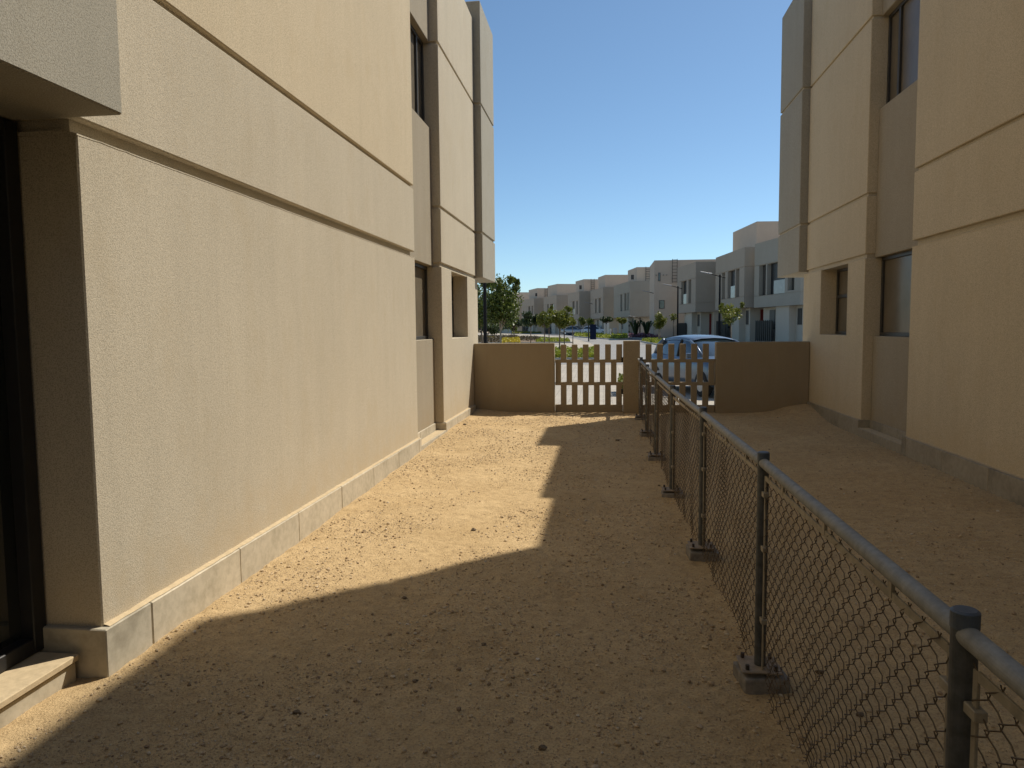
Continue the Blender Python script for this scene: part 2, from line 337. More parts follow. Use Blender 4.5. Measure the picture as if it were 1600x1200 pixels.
    bx('plinth_stone', MS, XC, -2.268, 8.792, 8.90, -0.35, 0.231 + zp, 0.004)
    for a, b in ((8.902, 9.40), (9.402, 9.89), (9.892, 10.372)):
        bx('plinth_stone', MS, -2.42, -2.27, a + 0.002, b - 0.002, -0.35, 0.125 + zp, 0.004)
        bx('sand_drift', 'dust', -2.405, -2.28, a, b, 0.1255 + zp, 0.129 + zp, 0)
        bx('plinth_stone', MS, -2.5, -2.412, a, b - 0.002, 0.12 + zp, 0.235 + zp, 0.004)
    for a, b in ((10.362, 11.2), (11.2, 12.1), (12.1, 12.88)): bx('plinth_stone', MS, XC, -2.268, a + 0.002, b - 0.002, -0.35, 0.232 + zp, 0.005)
    # wind-blown sand on the plinth ledge, crumbly lip under the lower groove
    def strip(name, mat, xi, xo, y0, y1, zb, h, par=None):
        bm = bmesh.new(); prev = None; n = int((y1 - y0) / 0.035)
        for k in range(n + 1):
            y = y0 + (y1 - y0) * k / n; hh = h * (0.6 + 0.35 * noise.noise(Vector((y * 6, sgn, zb))) + 0.35 * noise.noise(Vector((y * 19, sgn, 3)))); xx = xo - (xo - xi) * (0.25 if 'sand' in name else 0.06) * (0.5 + noise.noise(Vector((y * 9, 5, sgn))))
            hh = max(hh, 0.001)
            ring = [bm.verts.new((fx(a) - off.x, y - off.y, z)) for a, z in ((xi, zb), (xi, zb + hh), (xi + (xx - xi) * .6, zb + hh * .55), (xx, zb + .0006), (xx, zb))]
            if prev:
                for q in range(4): bm.faces.new((prev[q], prev[q + 1], ring[q + 1], ring[q]))
            prev = ring
        bmesh.ops.recalc_face_normals(bm, faces=bm.faces)
        me = bpy.data.meshes.new(name); bm.to_mesh(me); bm.free(); link(name, me, root, mat)
    strip('sand_drift', 'dust', XF - .002, -2.272, 3.046, 8.88, 0.2345 + zp, 0.013 if sgn > 0 else 0.006)
    strip('sand_drift', 'dust', XF - .002, -2.272, 10.39, 12.86, 0.2335 + zp, 0.011 if sgn > 0 else 0.005)
    bm = bmesh.new(); prev = None; n = 190
    for k in range(n + 1):
        y = 3.038 + (8.882 - 3.038) * k / n; j1 = 0.0035 * noise.noise(Vector((y * 7, sgn, 1))) + 0.002 * noise.noise(Vector((y * 23, sgn, 2))); j2 = 0.004 * noise.noise(Vector((y * 5, sgn, 8)))
        ring = [bm.verts.new((fx(a) - off.x, y - off.y, z)) for a, z in ((XC, 2.472), (XC, 2.489), (XG - .03, 2.489 + j2 * .5), (XF + .0018 + j1 * .3, 2.474 + j1 * .7), (XF + .0018, 2.468 + j1), (XF - .012, 2.466))]
        if prev:
            for q in range(5): bm.faces.new((prev[q], prev[q + 1], ring[q + 1], ring[q]))
        else: bm.faces.new(ring)
        prev = ring
    bm.faces.new(prev[::-1]); bmesh.ops.recalc_face_normals(bm, faces=bm.faces)
    me = bpy.data.meshes.new('render_lip'); bm.to_mesh(me); bm.free(); link('render_lip', me, root, MW)
    # sliding door, step
    dr = MB()
    a0, a1 = sorted((fx(-2.70), fx(-2.585)))
    for y0, y1, z0, z1 in ((2.955, 3.032, 0.13, 2.53), (-1.0, 2.955, 2.45, 2.53), (-1.0, 2.955, 0.13, 0.20), (1.0, 1.08, 0.2, 2.45)): dr.box(a0 - off.x, a1 - off.x, y0 - off.y, y1 - off.y, z0, z1)
    d_ = dr.build('sliding_door', 'black', root, 0.004)
    b0, b1 = sorted((fx(-2.665), fx(-2.65)))
    for y0, y1 in ((1.06, 2.97), (-0.98, 1.02)): MB().box(b0 - off.x, b1 - off.x, y0 - off.y, y1 - off.y, 0.18, 2.47).build('pane', 'glass_door', d_)
    st = bx('step', 'stone', -2.95, -2.41, -1.0, 2.985, -0.35, 0.088, 0.004)
    bx('step_tread', 'dust', -2.95, -2.392, -1.0, 2.985, 0.096, 0.126, 0.004)
    tag(root, label, 'house')
    return root
near_house(1, 'tall beige rendered house in sunlight with grey stone plinth and dark sliding door')
near_house(-1, 'beige rendered house in shade with dark framed windows facing the wire fence')

sky_block_house = empty('house', (0.6, -10.5, 0));  # unseen house added behind the camera, blocks sky light on faces turned towards it
MB().box(-10.2, 9.0, -6, 0, -.4, 8.5).build('wall', 'stucco', sky_block_house)
for a in (-6.0, -2.2, 1.6, 5.0):
    wn = MB().box(a, a + 1.6, -.02, .03, 0.3, 2.5).build('window', 'bronze', sky_block_house); MB().box(a + .06, a + 1.54, .03, .045, .36, 2.44).build('pane', 'glass', wn)
tag(sky_block_house, 'beige rendered house out of view behind the camera, added to block sky light', 'house')
# ------------------------------------------------------------------ boundary walls, pillar, gates
def lowwall(x0, x1, lab):
    o = MB().box(x0, x1, 12.90, 13.10, -0.35, 1.327).build('boundary_wall', 'stucco_low', None, 0.014, 2); return tag(o, lab, 'wall')
lowwall(-2.303, -0.862, 'low brown rendered boundary wall joining the sunlit house to the gate')
lowwall(1.922, 3.463, 'low brown rendered boundary wall joining the shaded house to the gate')
tag(MB().box(0.343, 0.628, 12.85, 13.10, -0.35, 1.36).build('gate_pillar', 'stucco_low', None, 0.014, 2), 'square rendered pillar standing between the two slatted gates', 'pillar')
def gate(x0, x1, lab, hingeside):
    g = empty('gate', ((x0 + x1) / 2, 13.02, 0.13)); ox, oy, oz = g.location
    y0, y1 = 12.985, 13.05
    def bx(n, a, b, z0, z1, m='stucco_low', dy0=0, dy1=0, bev=0.006): return MB().box(a - ox, b - ox, y0 + dy0 - oy, y1 + dy1 - oy, z0 - oz, z1 - oz).build(n, m, g, bev)
    for z0, z1 in ((0.06, 0.229), (0.575, 0.632), (0.975, 1.032)): bx('rail', x0 + 0.001, x1 - 0.001, z0, z1)
    P = 0.1955; s = 0.098
    k = 0
    while True:
        a = x0 + 0.008 + k * P
        if a > x1 - 0.05: break
        # low and top tiers share the rhythm, the middle tier is shifted by half a step
        for z0, z1, sh in ((0.229, 0.575, 0.092), (0.632, 0.975, 0.0), (1.032, 1.30, 0.092)):
            p = a + sh; q = min(p + (P - s) + (0.004 if sh else 0), x1 - 0.008)
            if q - p > 0.02: bx('slat', p, q, z0 - 0.003, z1 + (0.003 if z1 < 1.2 else 0), 'stucco_low', 0.003, -0.003, 0.008 if z1 > 1.2 else 0.004)
        k += 1
    for z in (0.42, 0.98):
        hx = x1 - 0.03 if hingeside > 0 else x0 + 0.0
        MB().box(hx - ox, hx + 0.05 - ox, y0 - 0.03 - oy, y0 + 0.02 - oy, z - oz, z + 0.09 - oz).build('hinge', 'black', g, 0.004)
    tag(g, lab, 'gate'); return g
gate(-0.855, 0.340, 'brown slatted gate showing only the road, next to the sunlit boundary wall', 1)
gate(0.632, 1.918, 'brown slatted gate with the blue car behind it', -1)

# ------------------------------------------------------------------ chain-link fence
fence = empty('chain_link_fence', (0.66, 6.0, 0.0)); fo = Vector(fence.location)
POSTS = [(0.70, -0.33), (0.695, 1.475), (0.695, 3.28), (0.675, 5.08), (0.632, 6.84), (0.61, 8.56), (0.602, 10.28), (0.60, 11.95)]
FEND = (0.60, 12.83)
def ztop(y): return 1.02 + 0.035 * sstep(4, 12, y)
for i, (x, y) in enumerate(POSTS):
    zb = zyard_base(x, y); zt = ztop(y) + 0.03; X, Y = x - fo.x, y - fo.y
    p = MB().tube([(X, Y, zb + 0.07), (X, Y, zt - 0.035)], 0.0245, 24).build('post', 'post', fence, 0, smooth=False)
    MB().tube([(X, Y, zt - 0.036), (X, Y, zt - 0.004), (X, Y, zt)], 0.0262, 24, taper=[0.0262, 0.0262, 0.021]).build('cap', 'postcap', p)
    h = 0.05 if i in (2, 3) else 0.028
    blk = MB().box(-0.10, 0.10, -0.095, 0.095, -0.12, 0.0).build('footing', 'concrete', p, 0.012, 2); blk.location = (X + 0.005, Y, zb + h + 0.015); blk.rotation_euler = (random.uniform(-.03, .03), random.uniform(-.03, .03), random.uniform(-.12, .12))
    pl = MB().box(-0.085, 0.085, -0.085, 0.085, 0, 0.008).build('base_plate', 'plate', p, 0.002); pl.location = (X - 0.005, Y, zb + h + 0.032)
    for sx in (-1, 1):
        for sy in (-1, 1):
            b = MB().tube([(0, 0, 0), (0, 0, 0.028)], 0.0085, 6).build('bolt', 'rust', p); b.location = (X - 0.005 + sx * 0.06, Y + sy * 0.06, zb + h + 0.034)
def line(pts, f):
    return
ends = POSTS + [FEND]
rng = random.Random(5)
for i in range(len(ends) - 1):
    (xa, ya), (xb, yb) = ends[i], ends[i + 1]
    za, zb_ = ztop(ya), ztop(yb)
    A = Vector((xa - fo.x, ya - fo.y, za - 0.018)); B = Vector((xb - fo.x, yb - fo.y, zb_ - 0.018))
    MB().tube([A, B], 0.0215, 24).build('rail', 'galv', fence)
    # tension bars beside the posts and the flat bar under the rail
    d = (B - A).normalized(); L = (B - A).length
    for s_, y_ in ((A + d * 0.052, ya), (B - d * 0.052, yb)):
        gz = zyard_base(xa, y_) + 0.05
        MB().box(s_.x - 0.003, s_.x + 0.003, s_.y - 0.009, s_.y + 0.009, gz, s_.z - 0.05).build('tension_bar', 'flat', fence, 0.001)
        for zz in (0.30, 0.62, 0.86):
            MB().box(s_.x - 0.012, s_.x + 0.012, s_.y - 0.022, s_.y + 0.022, zz, zz + 0.022).build('clamp', 'flat', fence, 0.002)
    fb = MB(); u = Vector((0, 0, 1)); pz = Vector((0, 0, -0.058))
    a2, b2 = A + d * 0.06 + pz, B - d * 0.06 + pz
    t_ = d.cross(u).normalized() * 0.003
    fb.hexa([a2 - t_ - u * .011, a2 + t_ - u * .011, b2 + t_ - u * .011, b2 - t_ - u * .011, a2 - t_ + u * .011, a2 + t_ + u * .011, b2 + t_ + u * .011, b2 - t_ + u * .011])
    fb.build('flat_bar', 'flat', fence, 0.001)
    for k in range(3):
        q = A + d * (L * (0.2 + 0.3 * k)); MB().box(q.x - 0.005, q.x + 0.005, q.y - 0.012, q.y + 0.012, q.z - 0.062, q.z - 0.015).build('clip', 'flat', fence, 0.001)
    # woven wires: zigzags that interlock with their neighbours
    vs, fs = [], []
    pw = 0.082; ph = 0.072; rw = 0.0019; nw = int((L - 0.10) / (pw / 1.0) * 1.0 * 2)
    seed = rng.uniform(0, 50)
    for k in range(nw):
        s0 = 0.05 + (k + 0.5) * (L - 0.10) / nw
        if k % 1: continue
        gz = zyard_base(xa + (xb - xa) * s0 / L, ya + (yb - ya) * s0 / L) + 0.035
        top = za + (zb_ - za) * s0 / L - 0.062
        nseg = int((top - gz) / (ph / 2)); path = []
        half = (L - 0.10) / nw
        for j in range(nseg + 1):
            sgn = 1 if (j + k) % 2 == 0 else -1
            zc = top - j * ph / 2
            dep = 0.0028
            so_ = s0 + sgn * half * 0.5
            # rounded knuckle: two points around each turn, passing front to back
            for q, dz in ((-1, 0.005), (1, -0.005), (9, -ph / 4)):
                mid = q == 9; q = 0 if mid else q
                f_ = max(0.0, 1 - (zc - gz) / 0.8); sx_ = seed + so_ * 2.2
                warp = (0.018 * noise.noise(Vector((sx_, zc * 2.5, 0))) + 0.03 * f_ * noise.noise(Vector((sx_ * 1.6, zc * 1.1, 4.0))))
                wy = 0.014 * noise.noise(Vector((sx_, zc * 3, 9.0)))
                path.append(A + d * ((s0 if mid else so_ + sgn * 0.0035) + wy) - Vector((0, 0, A.z)) + Vector((0, 0, zc + dz + 0.010 * noise.noise(Vector((sx_ * 1.3, zc * 2, 17))))) + t_.normalized() * ((sgn * 0.0065 if mid else q * sgn * 0.002) + warp))
        rings = []
        for n_, p in enumerate(path):
            dd = (path[min(n_ + 1, len(path) - 1)] - path[max(n_ - 1, 0)]).normalized(); uu = dd.orthogonal().normalized(); vv = dd.cross(uu)
            base = len(vs)
            for ang in (0.0, 2.0944, 4.1888): vs.append(p + (uu * math.cos(ang) + vv * math.sin(ang)) * rw)
            if n_:
                for q in range(3): fs.append((base - 3 + q, base - 3 + (q + 1) % 3, base + (q + 1) % 3, base + q))
    me = bpy.data.meshes.new('wire_mesh'); me.from_pydata(vs, [], fs); me.update()
    tag(link('wire_mesh', me, fence, 'wire'), kind='stuff')
tag(fence, 'grey pipe fence with diamond wire mesh dividing the two sandy yards', 'fence')

# ------------------------------------------------------------------ sand of the yards
ys = [-14 + 0.5 * i for i in range(27)]; y = -0.5
while y < 13.14: ys.append(y); y += 0.016 if 1.8 < y < 7.5 else 0.024
nx = 380; xs = [-2.44 + (6.04) * i / (nx - 1) for i in range(nx)]
vs = [(x, yy, zyard(x, yy)) for yy in ys for x in xs]
fs = [(j * nx + i, j * nx + i + 1, (j + 1) * nx + i + 1, (j + 1) * nx + i) for j in range(len(ys) - 1) for i in range(nx - 1)]
me = bpy.data.meshes.new('yard_sand'); me.from_pydata(vs, [], fs); me.update()
for p in me.polygons: p.use_smooth = True
tag(link('yard_sand', me, None, 'sand'), 'yellow desert sand covering both yards', 'sand', kind='structure')

ICO = [(0, 0, 1), (.9, 0, .4), (.28, .85, .4), (-.72, .53, .4), (-.72, -.53, .4), (.28, -.85, .4), (.72, .53, -.4), (-.28, .85, -.4), (-.9, 0, -.4), (-.28, -.85, -.4), (.72, -.53, -.4), (0, 0, -1)]
ICF = [(0, 1, 2), (0, 2, 3), (0, 3, 4), (0, 4, 5), (0, 5, 1), (1, 6, 2), (2, 7, 3), (3, 8, 4), (4, 9, 5), (5, 10, 1), (1, 10, 6), (2, 6, 7), (3, 7, 8), (4, 8, 9), (5, 9, 10), (11, 7, 6), (11, 8, 7), (11, 9, 8), (11, 10, 9), (11, 6, 10)]
OCT = [(1, 0, 0), (0, 1, 0), (-1, 0, 0), (0, -1, 0), (0, 0, 1), (0, 0, -1)]
OCF = [(0, 1, 4), (1, 2, 4), (2, 3, 4), (3, 0, 4), (1, 0, 5), (2, 1, 5), (3, 2, 5), (0, 3, 5)]
vs, fs = [], []
r_ = random.Random(3); cnt = 0
while cnt < 80000:
    x = r_.uniform(-2.25, 3.4); y = 1.6 + (r_.random() ** 1.2) * 11.2
    dens = 0.4 + 0.9 * n2(x, y, 1.3, 12.0) + 0.6 * n2(x, y, 4, 21.0)
    if x > 0.75: dens *= 0.10 if y > 5.5 else 0.4
    if r_.random() > dens + 0.12: continue
    rad = 0.0025 * (1 - r_.random()) ** -0.36
    if rad > 0.013: rad = 0.005
    sx, sy, sz = rad * r_.uniform(.8, 1.4), rad * r_.uniform(.8, 1.3), rad * r_.uniform(.6, 1.0)
    a = r_.uniform(0, 6.28); ca, sa = math.cos(a), math.sin(a); z = zyard(x, y) + sz * 0.4; b0 = len(vs)
    V, FC = (ICO, ICF) if rad > 0.006 else (OCT, OCF)
    for (px, py, pz) in V:
        px *= sx * r_.uniform(.75, 1.2); py *= sy * r_.uniform(.75, 1.2); pz *= sz * r_.uniform(.8, 1.2)
        vs.append((x + ca * px - sa * py, y + sa * px + ca * py, z + pz))
    fs += [tuple(b0 + k for k in f) for f in FC]; cnt += 1
me = bpy.data.meshes.new('pebbles'); me.from_pydata(vs, [], fs); me.update()
tag(link('pebbles', me, None, 'pebble'), 'small pebbles and clods scattered over the sand', 'pebbles', kind='stuff')
M['clod'] = plain('dark_clod', (0.15, 0.108, 0.066), 0.95, 0, 0.35, 60, 0.004)
def yard_at(px, py):
    r = pray(px, py); z = 0
    for _ in range(30):
        p = CP + r * ((z - CP.z) / r.z); z = zyard(p.x, p.y)
    return p.x, p.y, z
def clod(px, py, rad, lab, grp=None):
    x, y, z = yard_at(px, py); bm = bmesh.new(); bmesh.ops.create_icosphere(bm, subdivisions=2, radius=rad)
    for v in bm.verts: v.co *= 1 + 0.75 * noise.noise(v.co * (1.1 / rad) + Vector((px * .37, py * .71, 0))); v.co.z *= 0.68; v.co.x *= 1.25
    me = bpy.data.meshes.new('stone'); bm.to_mesh(me); bm.free()
    o = link('stone', me, None, 'clod'); o.location = (x, y, z + rad * 0.4); tag(o, lab, 'stone', grp)
clod(965, 689, 0.022, 'dark round clod alone on the shaded sand near the gate')
clod(740, 829, 0.018, 'dark stone lying out in the sunlit sand')
clod(726, 664, 0.02, 'small dark stone on sunlit sand close to the stone plinth corner')
for q in ((1030, 759), (912, 781), (632, 935), (756, 1008), (649, 1066), (464, 1115), (848, 1170), (1281, 1052), (1345, 1118)): clod(q[0], q[1], 0.010 + 0.005 * ((q[0] * 7) % 10) / 10, 'small dark clod lying on shaded sand', 'dark clods on the shaded sand')

# ------------------------------------------------------------------ ground, paving, road, beds outside
yk = [-400, 13.0, 13.1] + [k[0] for k in KN[1:]]
vs = []
for yy in yk:
    z = -0.4 if yy <= 13.0 else zout(yy) - 0.004
    vs += [(-900, yy, z), (900, yy, z)]
me = bpy.data.meshes.new('ground'); me.from_pydata(vs, [], [(2 * i, 2 * i + 1, 2 * i + 3, 2 * i + 2) for i in range(len(yk) - 1)]); me.update()
tag(link('ground', me, None, 'ground'), kind='structure')
def drape(name, pts, dz, mat, **kw):
    bm = bmesh.new(); v = [bm.verts.new((p[0], p[1], 0)) for p in pts]; f = bm.faces.new(v)
    bmesh.ops.triangulate(bm, faces=[f])
    for k in KN:
        bmesh.ops.bisect_plane(bm, geom=list(bm.verts) + list(bm.edges) + list(bm.faces), plane_co=(0, k[0], 0), plane_no=(0, 1, 0))
    for q in bm.verts: q.co.z = zout(q.co.y) + dz
    bmesh.ops.recalc_face_normals(bm, faces=bm.faces)
    me = bpy.data.meshes.new(name); bm.to_mesh(me); bm.free()
    if me.polygons and me.polygons[0].normal.z < 0: me.flip_normals()
    return tag(link(name, me, None, mat), **kw)
drape('pavement', [(-70, 13.1), (70, 13.1), (40, 180), (-90, 180)], 0.0, 'paver', kind='structure')
P_ = lambda *a: [at(*q).xy for q in a]
drape('road', [(-60, 33), (60, 33), (45, 43)] + P_((1040, 541), (1000, 533.5), (985, 530.5), (955, 527.5), (905, 524), (893, 522), (850, 521), (845, 523), (880, 526.5), (905, 531), (925, 537), (936, 547), (938, 560)) + [(-60, 36)], 0.004, 'road', kind='structure')
def leafquad(vs, fs, p, s, rnd):
    n = Vector((rnd.gauss(0, 1), rnd.gauss(0, 1), rnd.gauss(0, 0.8) + 0.5)).normalized(); u = n.orthogonal().normalized(); v = n.cross(u)
    a = rnd.uniform(0, 6.28); u, v = u * math.cos(a) + v * math.sin(a), v * math.cos(a) - u * math.sin(a)
    b = len(vs); s1 = s * rnd.uniform(.7, 1.3)
    vs += [p - u * s1, p + v * s1 * 0.45, p + u * s1, p - v * s1 * 0.45]; fs.append((b, b + 1, b + 2, b + 3))
def inpoly(x, y, P):
    c = False; n = len(P)
    for i in range(n):
        a, b = P[i], P[i - 1]
        if (a[1] > y) != (b[1] > y) and x < (b[0] - a[0]) * (y - a[1]) / (b[1] - a[1]) + a[0]: c = not c
    return c
def bed(name, px, h, n, leaf, mat, lab, cat, seed):
    P = P_(*px); rnd = random.Random(seed)
    # kerbed bed with soil
    x0, x1 = min(p[0] for p in P), max(p[0] for p in P); y0, y1 = min(p[1] for p in P), max(p[1] for p in P)
    vs, fs = [], []; c = 0; tries = 0
    while c < n and tries < n * 30:
        tries += 1
        x, y = rnd.uniform(x0, x1), rnd.uniform(y0, y1)
        if not inpoly(x, y, P): continue
        hh = h * (0.65 + 0.5 * noise.noise(Vector((x * 1.3, y * 0.8, seed))))
        leafquad(vs, fs, Vector((x, y, zout(y) + 0.05 + hh * rnd.random() ** 0.6)), leaf, rnd); c += 1
    me = bpy.data.meshes.new(name); me.from_pydata(vs, [], fs); me.update()
    tag(link(name, me, None, mat), lab, cat, kind='stuff')
def soilbed(px, k):
    P = P_(*px); drape('planting_bed', P, 0.008, 'soil', kind='structure')
    cx = sum(p[0] for p in P) / len(P); cy = sum(p[1] for p in P) / len(P)
    m = MB(); n = len(P)
    for i in range(n):
        a, b = P[i], P[(i + 1) % n]; d = Vector((b[0] - a[0], b[1] - a[1])); L = d.length; d.normalize(); nn = Vector((-d.y, d.x)) * 0.075
        q = [(a[0] - nn.x, a[1] - nn.y), (a[0] + nn.x, a[1] + nn.y), (b[0] + nn.x, b[1] + nn.y), (b[0] - nn.x, b[1] - nn.y)]
        m.hexa([(p[0], p[1], zout(p[1]) - 0.1) for p in q] + [(p[0], p[1], zout(p[1]) + 0.12 + 0.0013 * (i % 3)) for p in q])
    tag(m.build('kerb', 'kerb', None), kind='structure')
b1 = [(835, 562.5), (931, 562.5), (928, 553), (845, 553)]
b2 = [(640, 538), (893, 536), (889, 531.5), (850, 527), (790, 525), (690, 525)]
b3 = [(897, 526.5), (930, 529), (965, 531.5), (981, 530), (979, 526), (940, 524.5), (900, 523.6)]
b4 = [(982, 528.5), (1030, 531), (1036, 527.5), (984, 525.5)]
b5 = [(1002, 534.5), (1040, 542), (1062, 542), (1066, 537), (1020, 532.5)]
b6 = [(800, 522.2), (846, 522), (842, 520.2), (800, 520.4)]
for i, b in enumerate((b1, b2, b3, b4, b5, b6)): soilbed(b, i)
bed('ground_cover', b1, 0.45, 5200, 0.09, 'leaf_lime', 'bright green low hedge seen through the gate beside the sunlit wall', 'hedge', 1)
bed('flowers', [(783, 537), (813, 537), (811, 533), (787, 533)], 0.45, 2600, 0.08, 'flower_yellow', 'clump of yellow flowers over the sunlit boundary wall', 'flowers', 2)
bed('flowers', [(750, 531), (772, 531), (770, 528.5), (750, 528.5)], 0.3, 900, 0.09, 'flower_yellow', 'farther strip of yellow flowers beside the dark lamp pole', 'flowers', 12)
bed('ground_cover', [(735, 537), (783, 537), (790, 533), (836, 533.5), (845, 530), (790, 526.5), (735, 527)], 0.4, 5000, 0.10, 'leaf_brown', 'brown green ground cover behind the yellow flowers', 'ground cover', 3)
bed('ground_cover', [(836, 535.5), (891, 535.5), (887, 532), (846, 530.5)], 0.3, 3600, 0.09, 'leaf_lime', 'green ground cover at the feet of the staked young trees', 'ground cover', 4)
bed('ground_cover', b3, 0.5, 7000, 0.13, 'leaf_lime', 'long low green hedge in the road island by the parked cars', 'hedge', 5)
bed('ground_cover', b4, 0.6, 4500, 0.12, 'leaf_purple', 'purple ground cover in front of the grey gable end', 'ground cover', 6)
bed('ground_cover', b5, 0.4, 5000, 0.10, 'leaf_lime', 'low green hedge around a lamp post behind the blue car', 'hedge', 7)
bed('ground_cover', b6, 0.4, 2500, 0.2, 'leaf_yellow', 'far strip of green ground cover beneath the farthest houses', 'ground cover', 8)
bed('shrub', [(967, 619), (978, 619), (978, 611), (967, 611)], 0.5, 900, 0.05, 'leaf_yellow', 'small yellow green shrub just outside the gate pillar', 'shrub', 9)

# ------------------------------------------------------------------ trees
def tree(px, cy, rx, ry, Y, mat, lab, seed, n=1800, leaf=0.10, bark='bark', stems=1, sprigs=0, grp=None, stake=False):
    rnd = random.Random(seed); c = atY(px, cy, Y); RX, RY = rx * Y / F, ry * Y / F; zb = zout(Y)
    t = empty('tree', (c.x, Y, zb)); H = c.z - zb
    vs, fs = [], []
    lobes = []
    for _ in range(max(9, int(n / 170))):
        d = Vector((rnd.gauss(0, 1), rnd.gauss(0, 1), rnd.gauss(0, 1))).normalized() * rnd.uniform(.25, .82)
        lobes.append((Vector((d.x * RX, d.y * RX, H + d.z * RY)), rnd.uniform(.30, .50)))
    for _ in range(sprigs):
        a = rnd.uniform(0, 6.28); lobes.append((Vector((math.cos(a) * RX * .75, math.sin(a) * RX * .7, H + RY * rnd.uniform(.6, 1.05))), rnd.uniform(.10, .18)))
    for k in range(n):
        c_, r = lobes[k % len(lobes)]
        d = Vector((rnd.gauss(0, 1), rnd.gauss(0, 1), rnd.gauss(0, 1))).normalized() * (rnd.random() ** 0.45)
        leafquad(vs, fs, c_ + Vector((d.x * RX * r, d.y * RX * r, d.z * RY * r * 1.05)), leaf, rnd)
    me = bpy.data.meshes.new('crown'); me.from_pydata(vs, [], fs); me.update(); link('crown', me, t, mat)
    m = MB(); tr = max(0.035, H * 0.018)
    for s in range(stems):
        o = Vector((rnd.uniform(-.05, .05), 0, 0)) * (stems > 1)
        m.tube([o, o * 1.5 + Vector((rnd.uniform(-.04, .04), 0, H * .3)), o * 2 + Vector((rnd.uniform(-.05, .05), 0, max(H - RY * .8, H * .5)))], tr, 7, True, [tr * 1.25, tr, tr * .8])
    for c_, r in lobes[:9]:
        b = Vector((0, 0, max(H - RY * .9, H * .45))); mid = b.lerp(c_, .5) + Vector((0, 0, RY * .08)); m.tube([b, mid, c_], tr * .4, 5, False, [tr * .6, tr * .35, tr * .15])
    m.build('trunk', bark, t, 0, smooth=True)
    if stake: MB().tube([(.28, 0, 0), (.26, 0, H * .75)], 0.03, 6).build('stake', 'bark', t)
    tag(t, lab, 'tree', grp); return t
tree(782, 479, 36, 42, 36, 'leaf', 'tall dark green tree with pale trunk above the sunlit boundary wall', 1, 8000, 0.08, 'barkpale', 1, 9)
tree(752, 478, 24, 36, 41, 'leaf', 'dark tree beside the lamp pole, half behind the sunlit house', 2, 3400, 0.085, 'bark', 1, 5)
tree(762, 512, 26, 12, 62, 'leaf_dark', 'low dark tree far behind the tall dark green tree', 14, 1500, 0.12)
tree(829, 499, 19, 14, 60, 'leaf_dark', 'dark round tree between the tall tree and the staked young trees', 3, 1900, 0.11)
tree(803, 503, 15, 12, 75, 'leaf_dark', 'distant dark tree against the farthest townhouse', 15, 1200, 0.13)
tree(851, 499, 16, 14, 45, 'leaf_yellow', 'young yellow green tree, smaller of the staked pair', 4, 2600, 0.075, 'bark', 1, 2, stake=True)
tree(874, 498, 22, 18, 40.5, 'leaf_yellow', 'young yellow green tree, larger of the staked pair, rising behind the gate', 5, 3800, 0.075, 'bark', 1, 4, stake=True)
tree(895, 503, 9, 8, 62, 'leaf_yellow', 'little light green tree right above the silver car', 16, 700, 0.09)
tree(911, 503, 9, 8, 92, 'leaf', 'small green tree behind the silver car', 6, 800, 0.13)
tree(923, 502.5, 9, 8, 90, 'leaf', 'small green tree behind the navy sign', 7, 800, 0.12)
tree(947, 499.5, 12, 8, 88, 'leaf_dark', 'dark umbrella shaped tree above the white slab sign', 8, 1200, 0.12)
tree(971, 501, 9, 7, 90, 'leaf_yellow', 'small yellow green tree behind the island lamp post', 9, 800, 0.12)
tree(1031, 502, 11, 15, 62, 'leaf_yellow', 'airy light green tree in front of the beige tower block', 10, 1300, 0.085, 'barkpale', 2)
tree(1053, 496, 8, 7, 66, 'leaf_yellow', 'thin sparse sapling beside the lamp post at the brown house', 11, 220, 0.09)
tree(1143, 490, 22, 15, 47, 'leaf_yellow', 'small round street tree over the shaded boundary wall', 12, 2200, 0.08, 'bark', 1, 5)
tree(776, 507, 18, 11, 92, 'leaf_dark', 'wide dark tree low on the horizon behind the tall pale trunked tree', 21, 1500, 0.17)
tree(800, 509, 13, 8, 105, 'leaf', 'green tree low on the horizon before the farthest houses', 22, 1100, 0.17)
def fan_palm(px, base, Y, hgt, lab, seed):
    rnd = random.Random(seed); c = atY(px, base, Y); t = empty('fan_shrub', (c.x, Y, zout(Y)))
    for k in range(16):
        a = rnd.uniform(0, 6.28); sp = rnd.uniform(.2, 1.0) * hgt * .6; m = MB()
        p = [Vector((0, 0, 0)), Vector((math.cos(a) * sp * .4, math.sin(a) * sp * .4, hgt * .65)), Vector((math.cos(a) * sp * .8, math.sin(a) * sp * .8, hgt * rnd.uniform(.85, 1.05))), Vector((math.cos(a) * sp * 1.2, math.sin(a) * sp * 1.2, hgt * rnd.uniform(.6, .9)))]
        for q in range(3):
            d = (p[q + 1] - p[q]); s_ = d.cross(Vector((0, 0, 1))).normalized() * (.09, .12, .08)[q]; s2 = s_ * (1.2, .8, .1)[q]
            v = [m.bm.verts.new(x) for x in (p[q] - s_, p[q] + s_, p[q + 1] + s2, p[q + 1] - s2)]; m.bm.faces.new(v)
        m.build('frond', 'leaf_dark', t)
    tag(t, lab, 'shrub')
fan_palm(993, 520, 84, 2.0, 'spiky fan leaved shrub in front of the grey gable end', 3)
fan_palm(1010, 520, 80, 1.9, 'spiky fan leaved shrub next to the airy light green tree', 4)

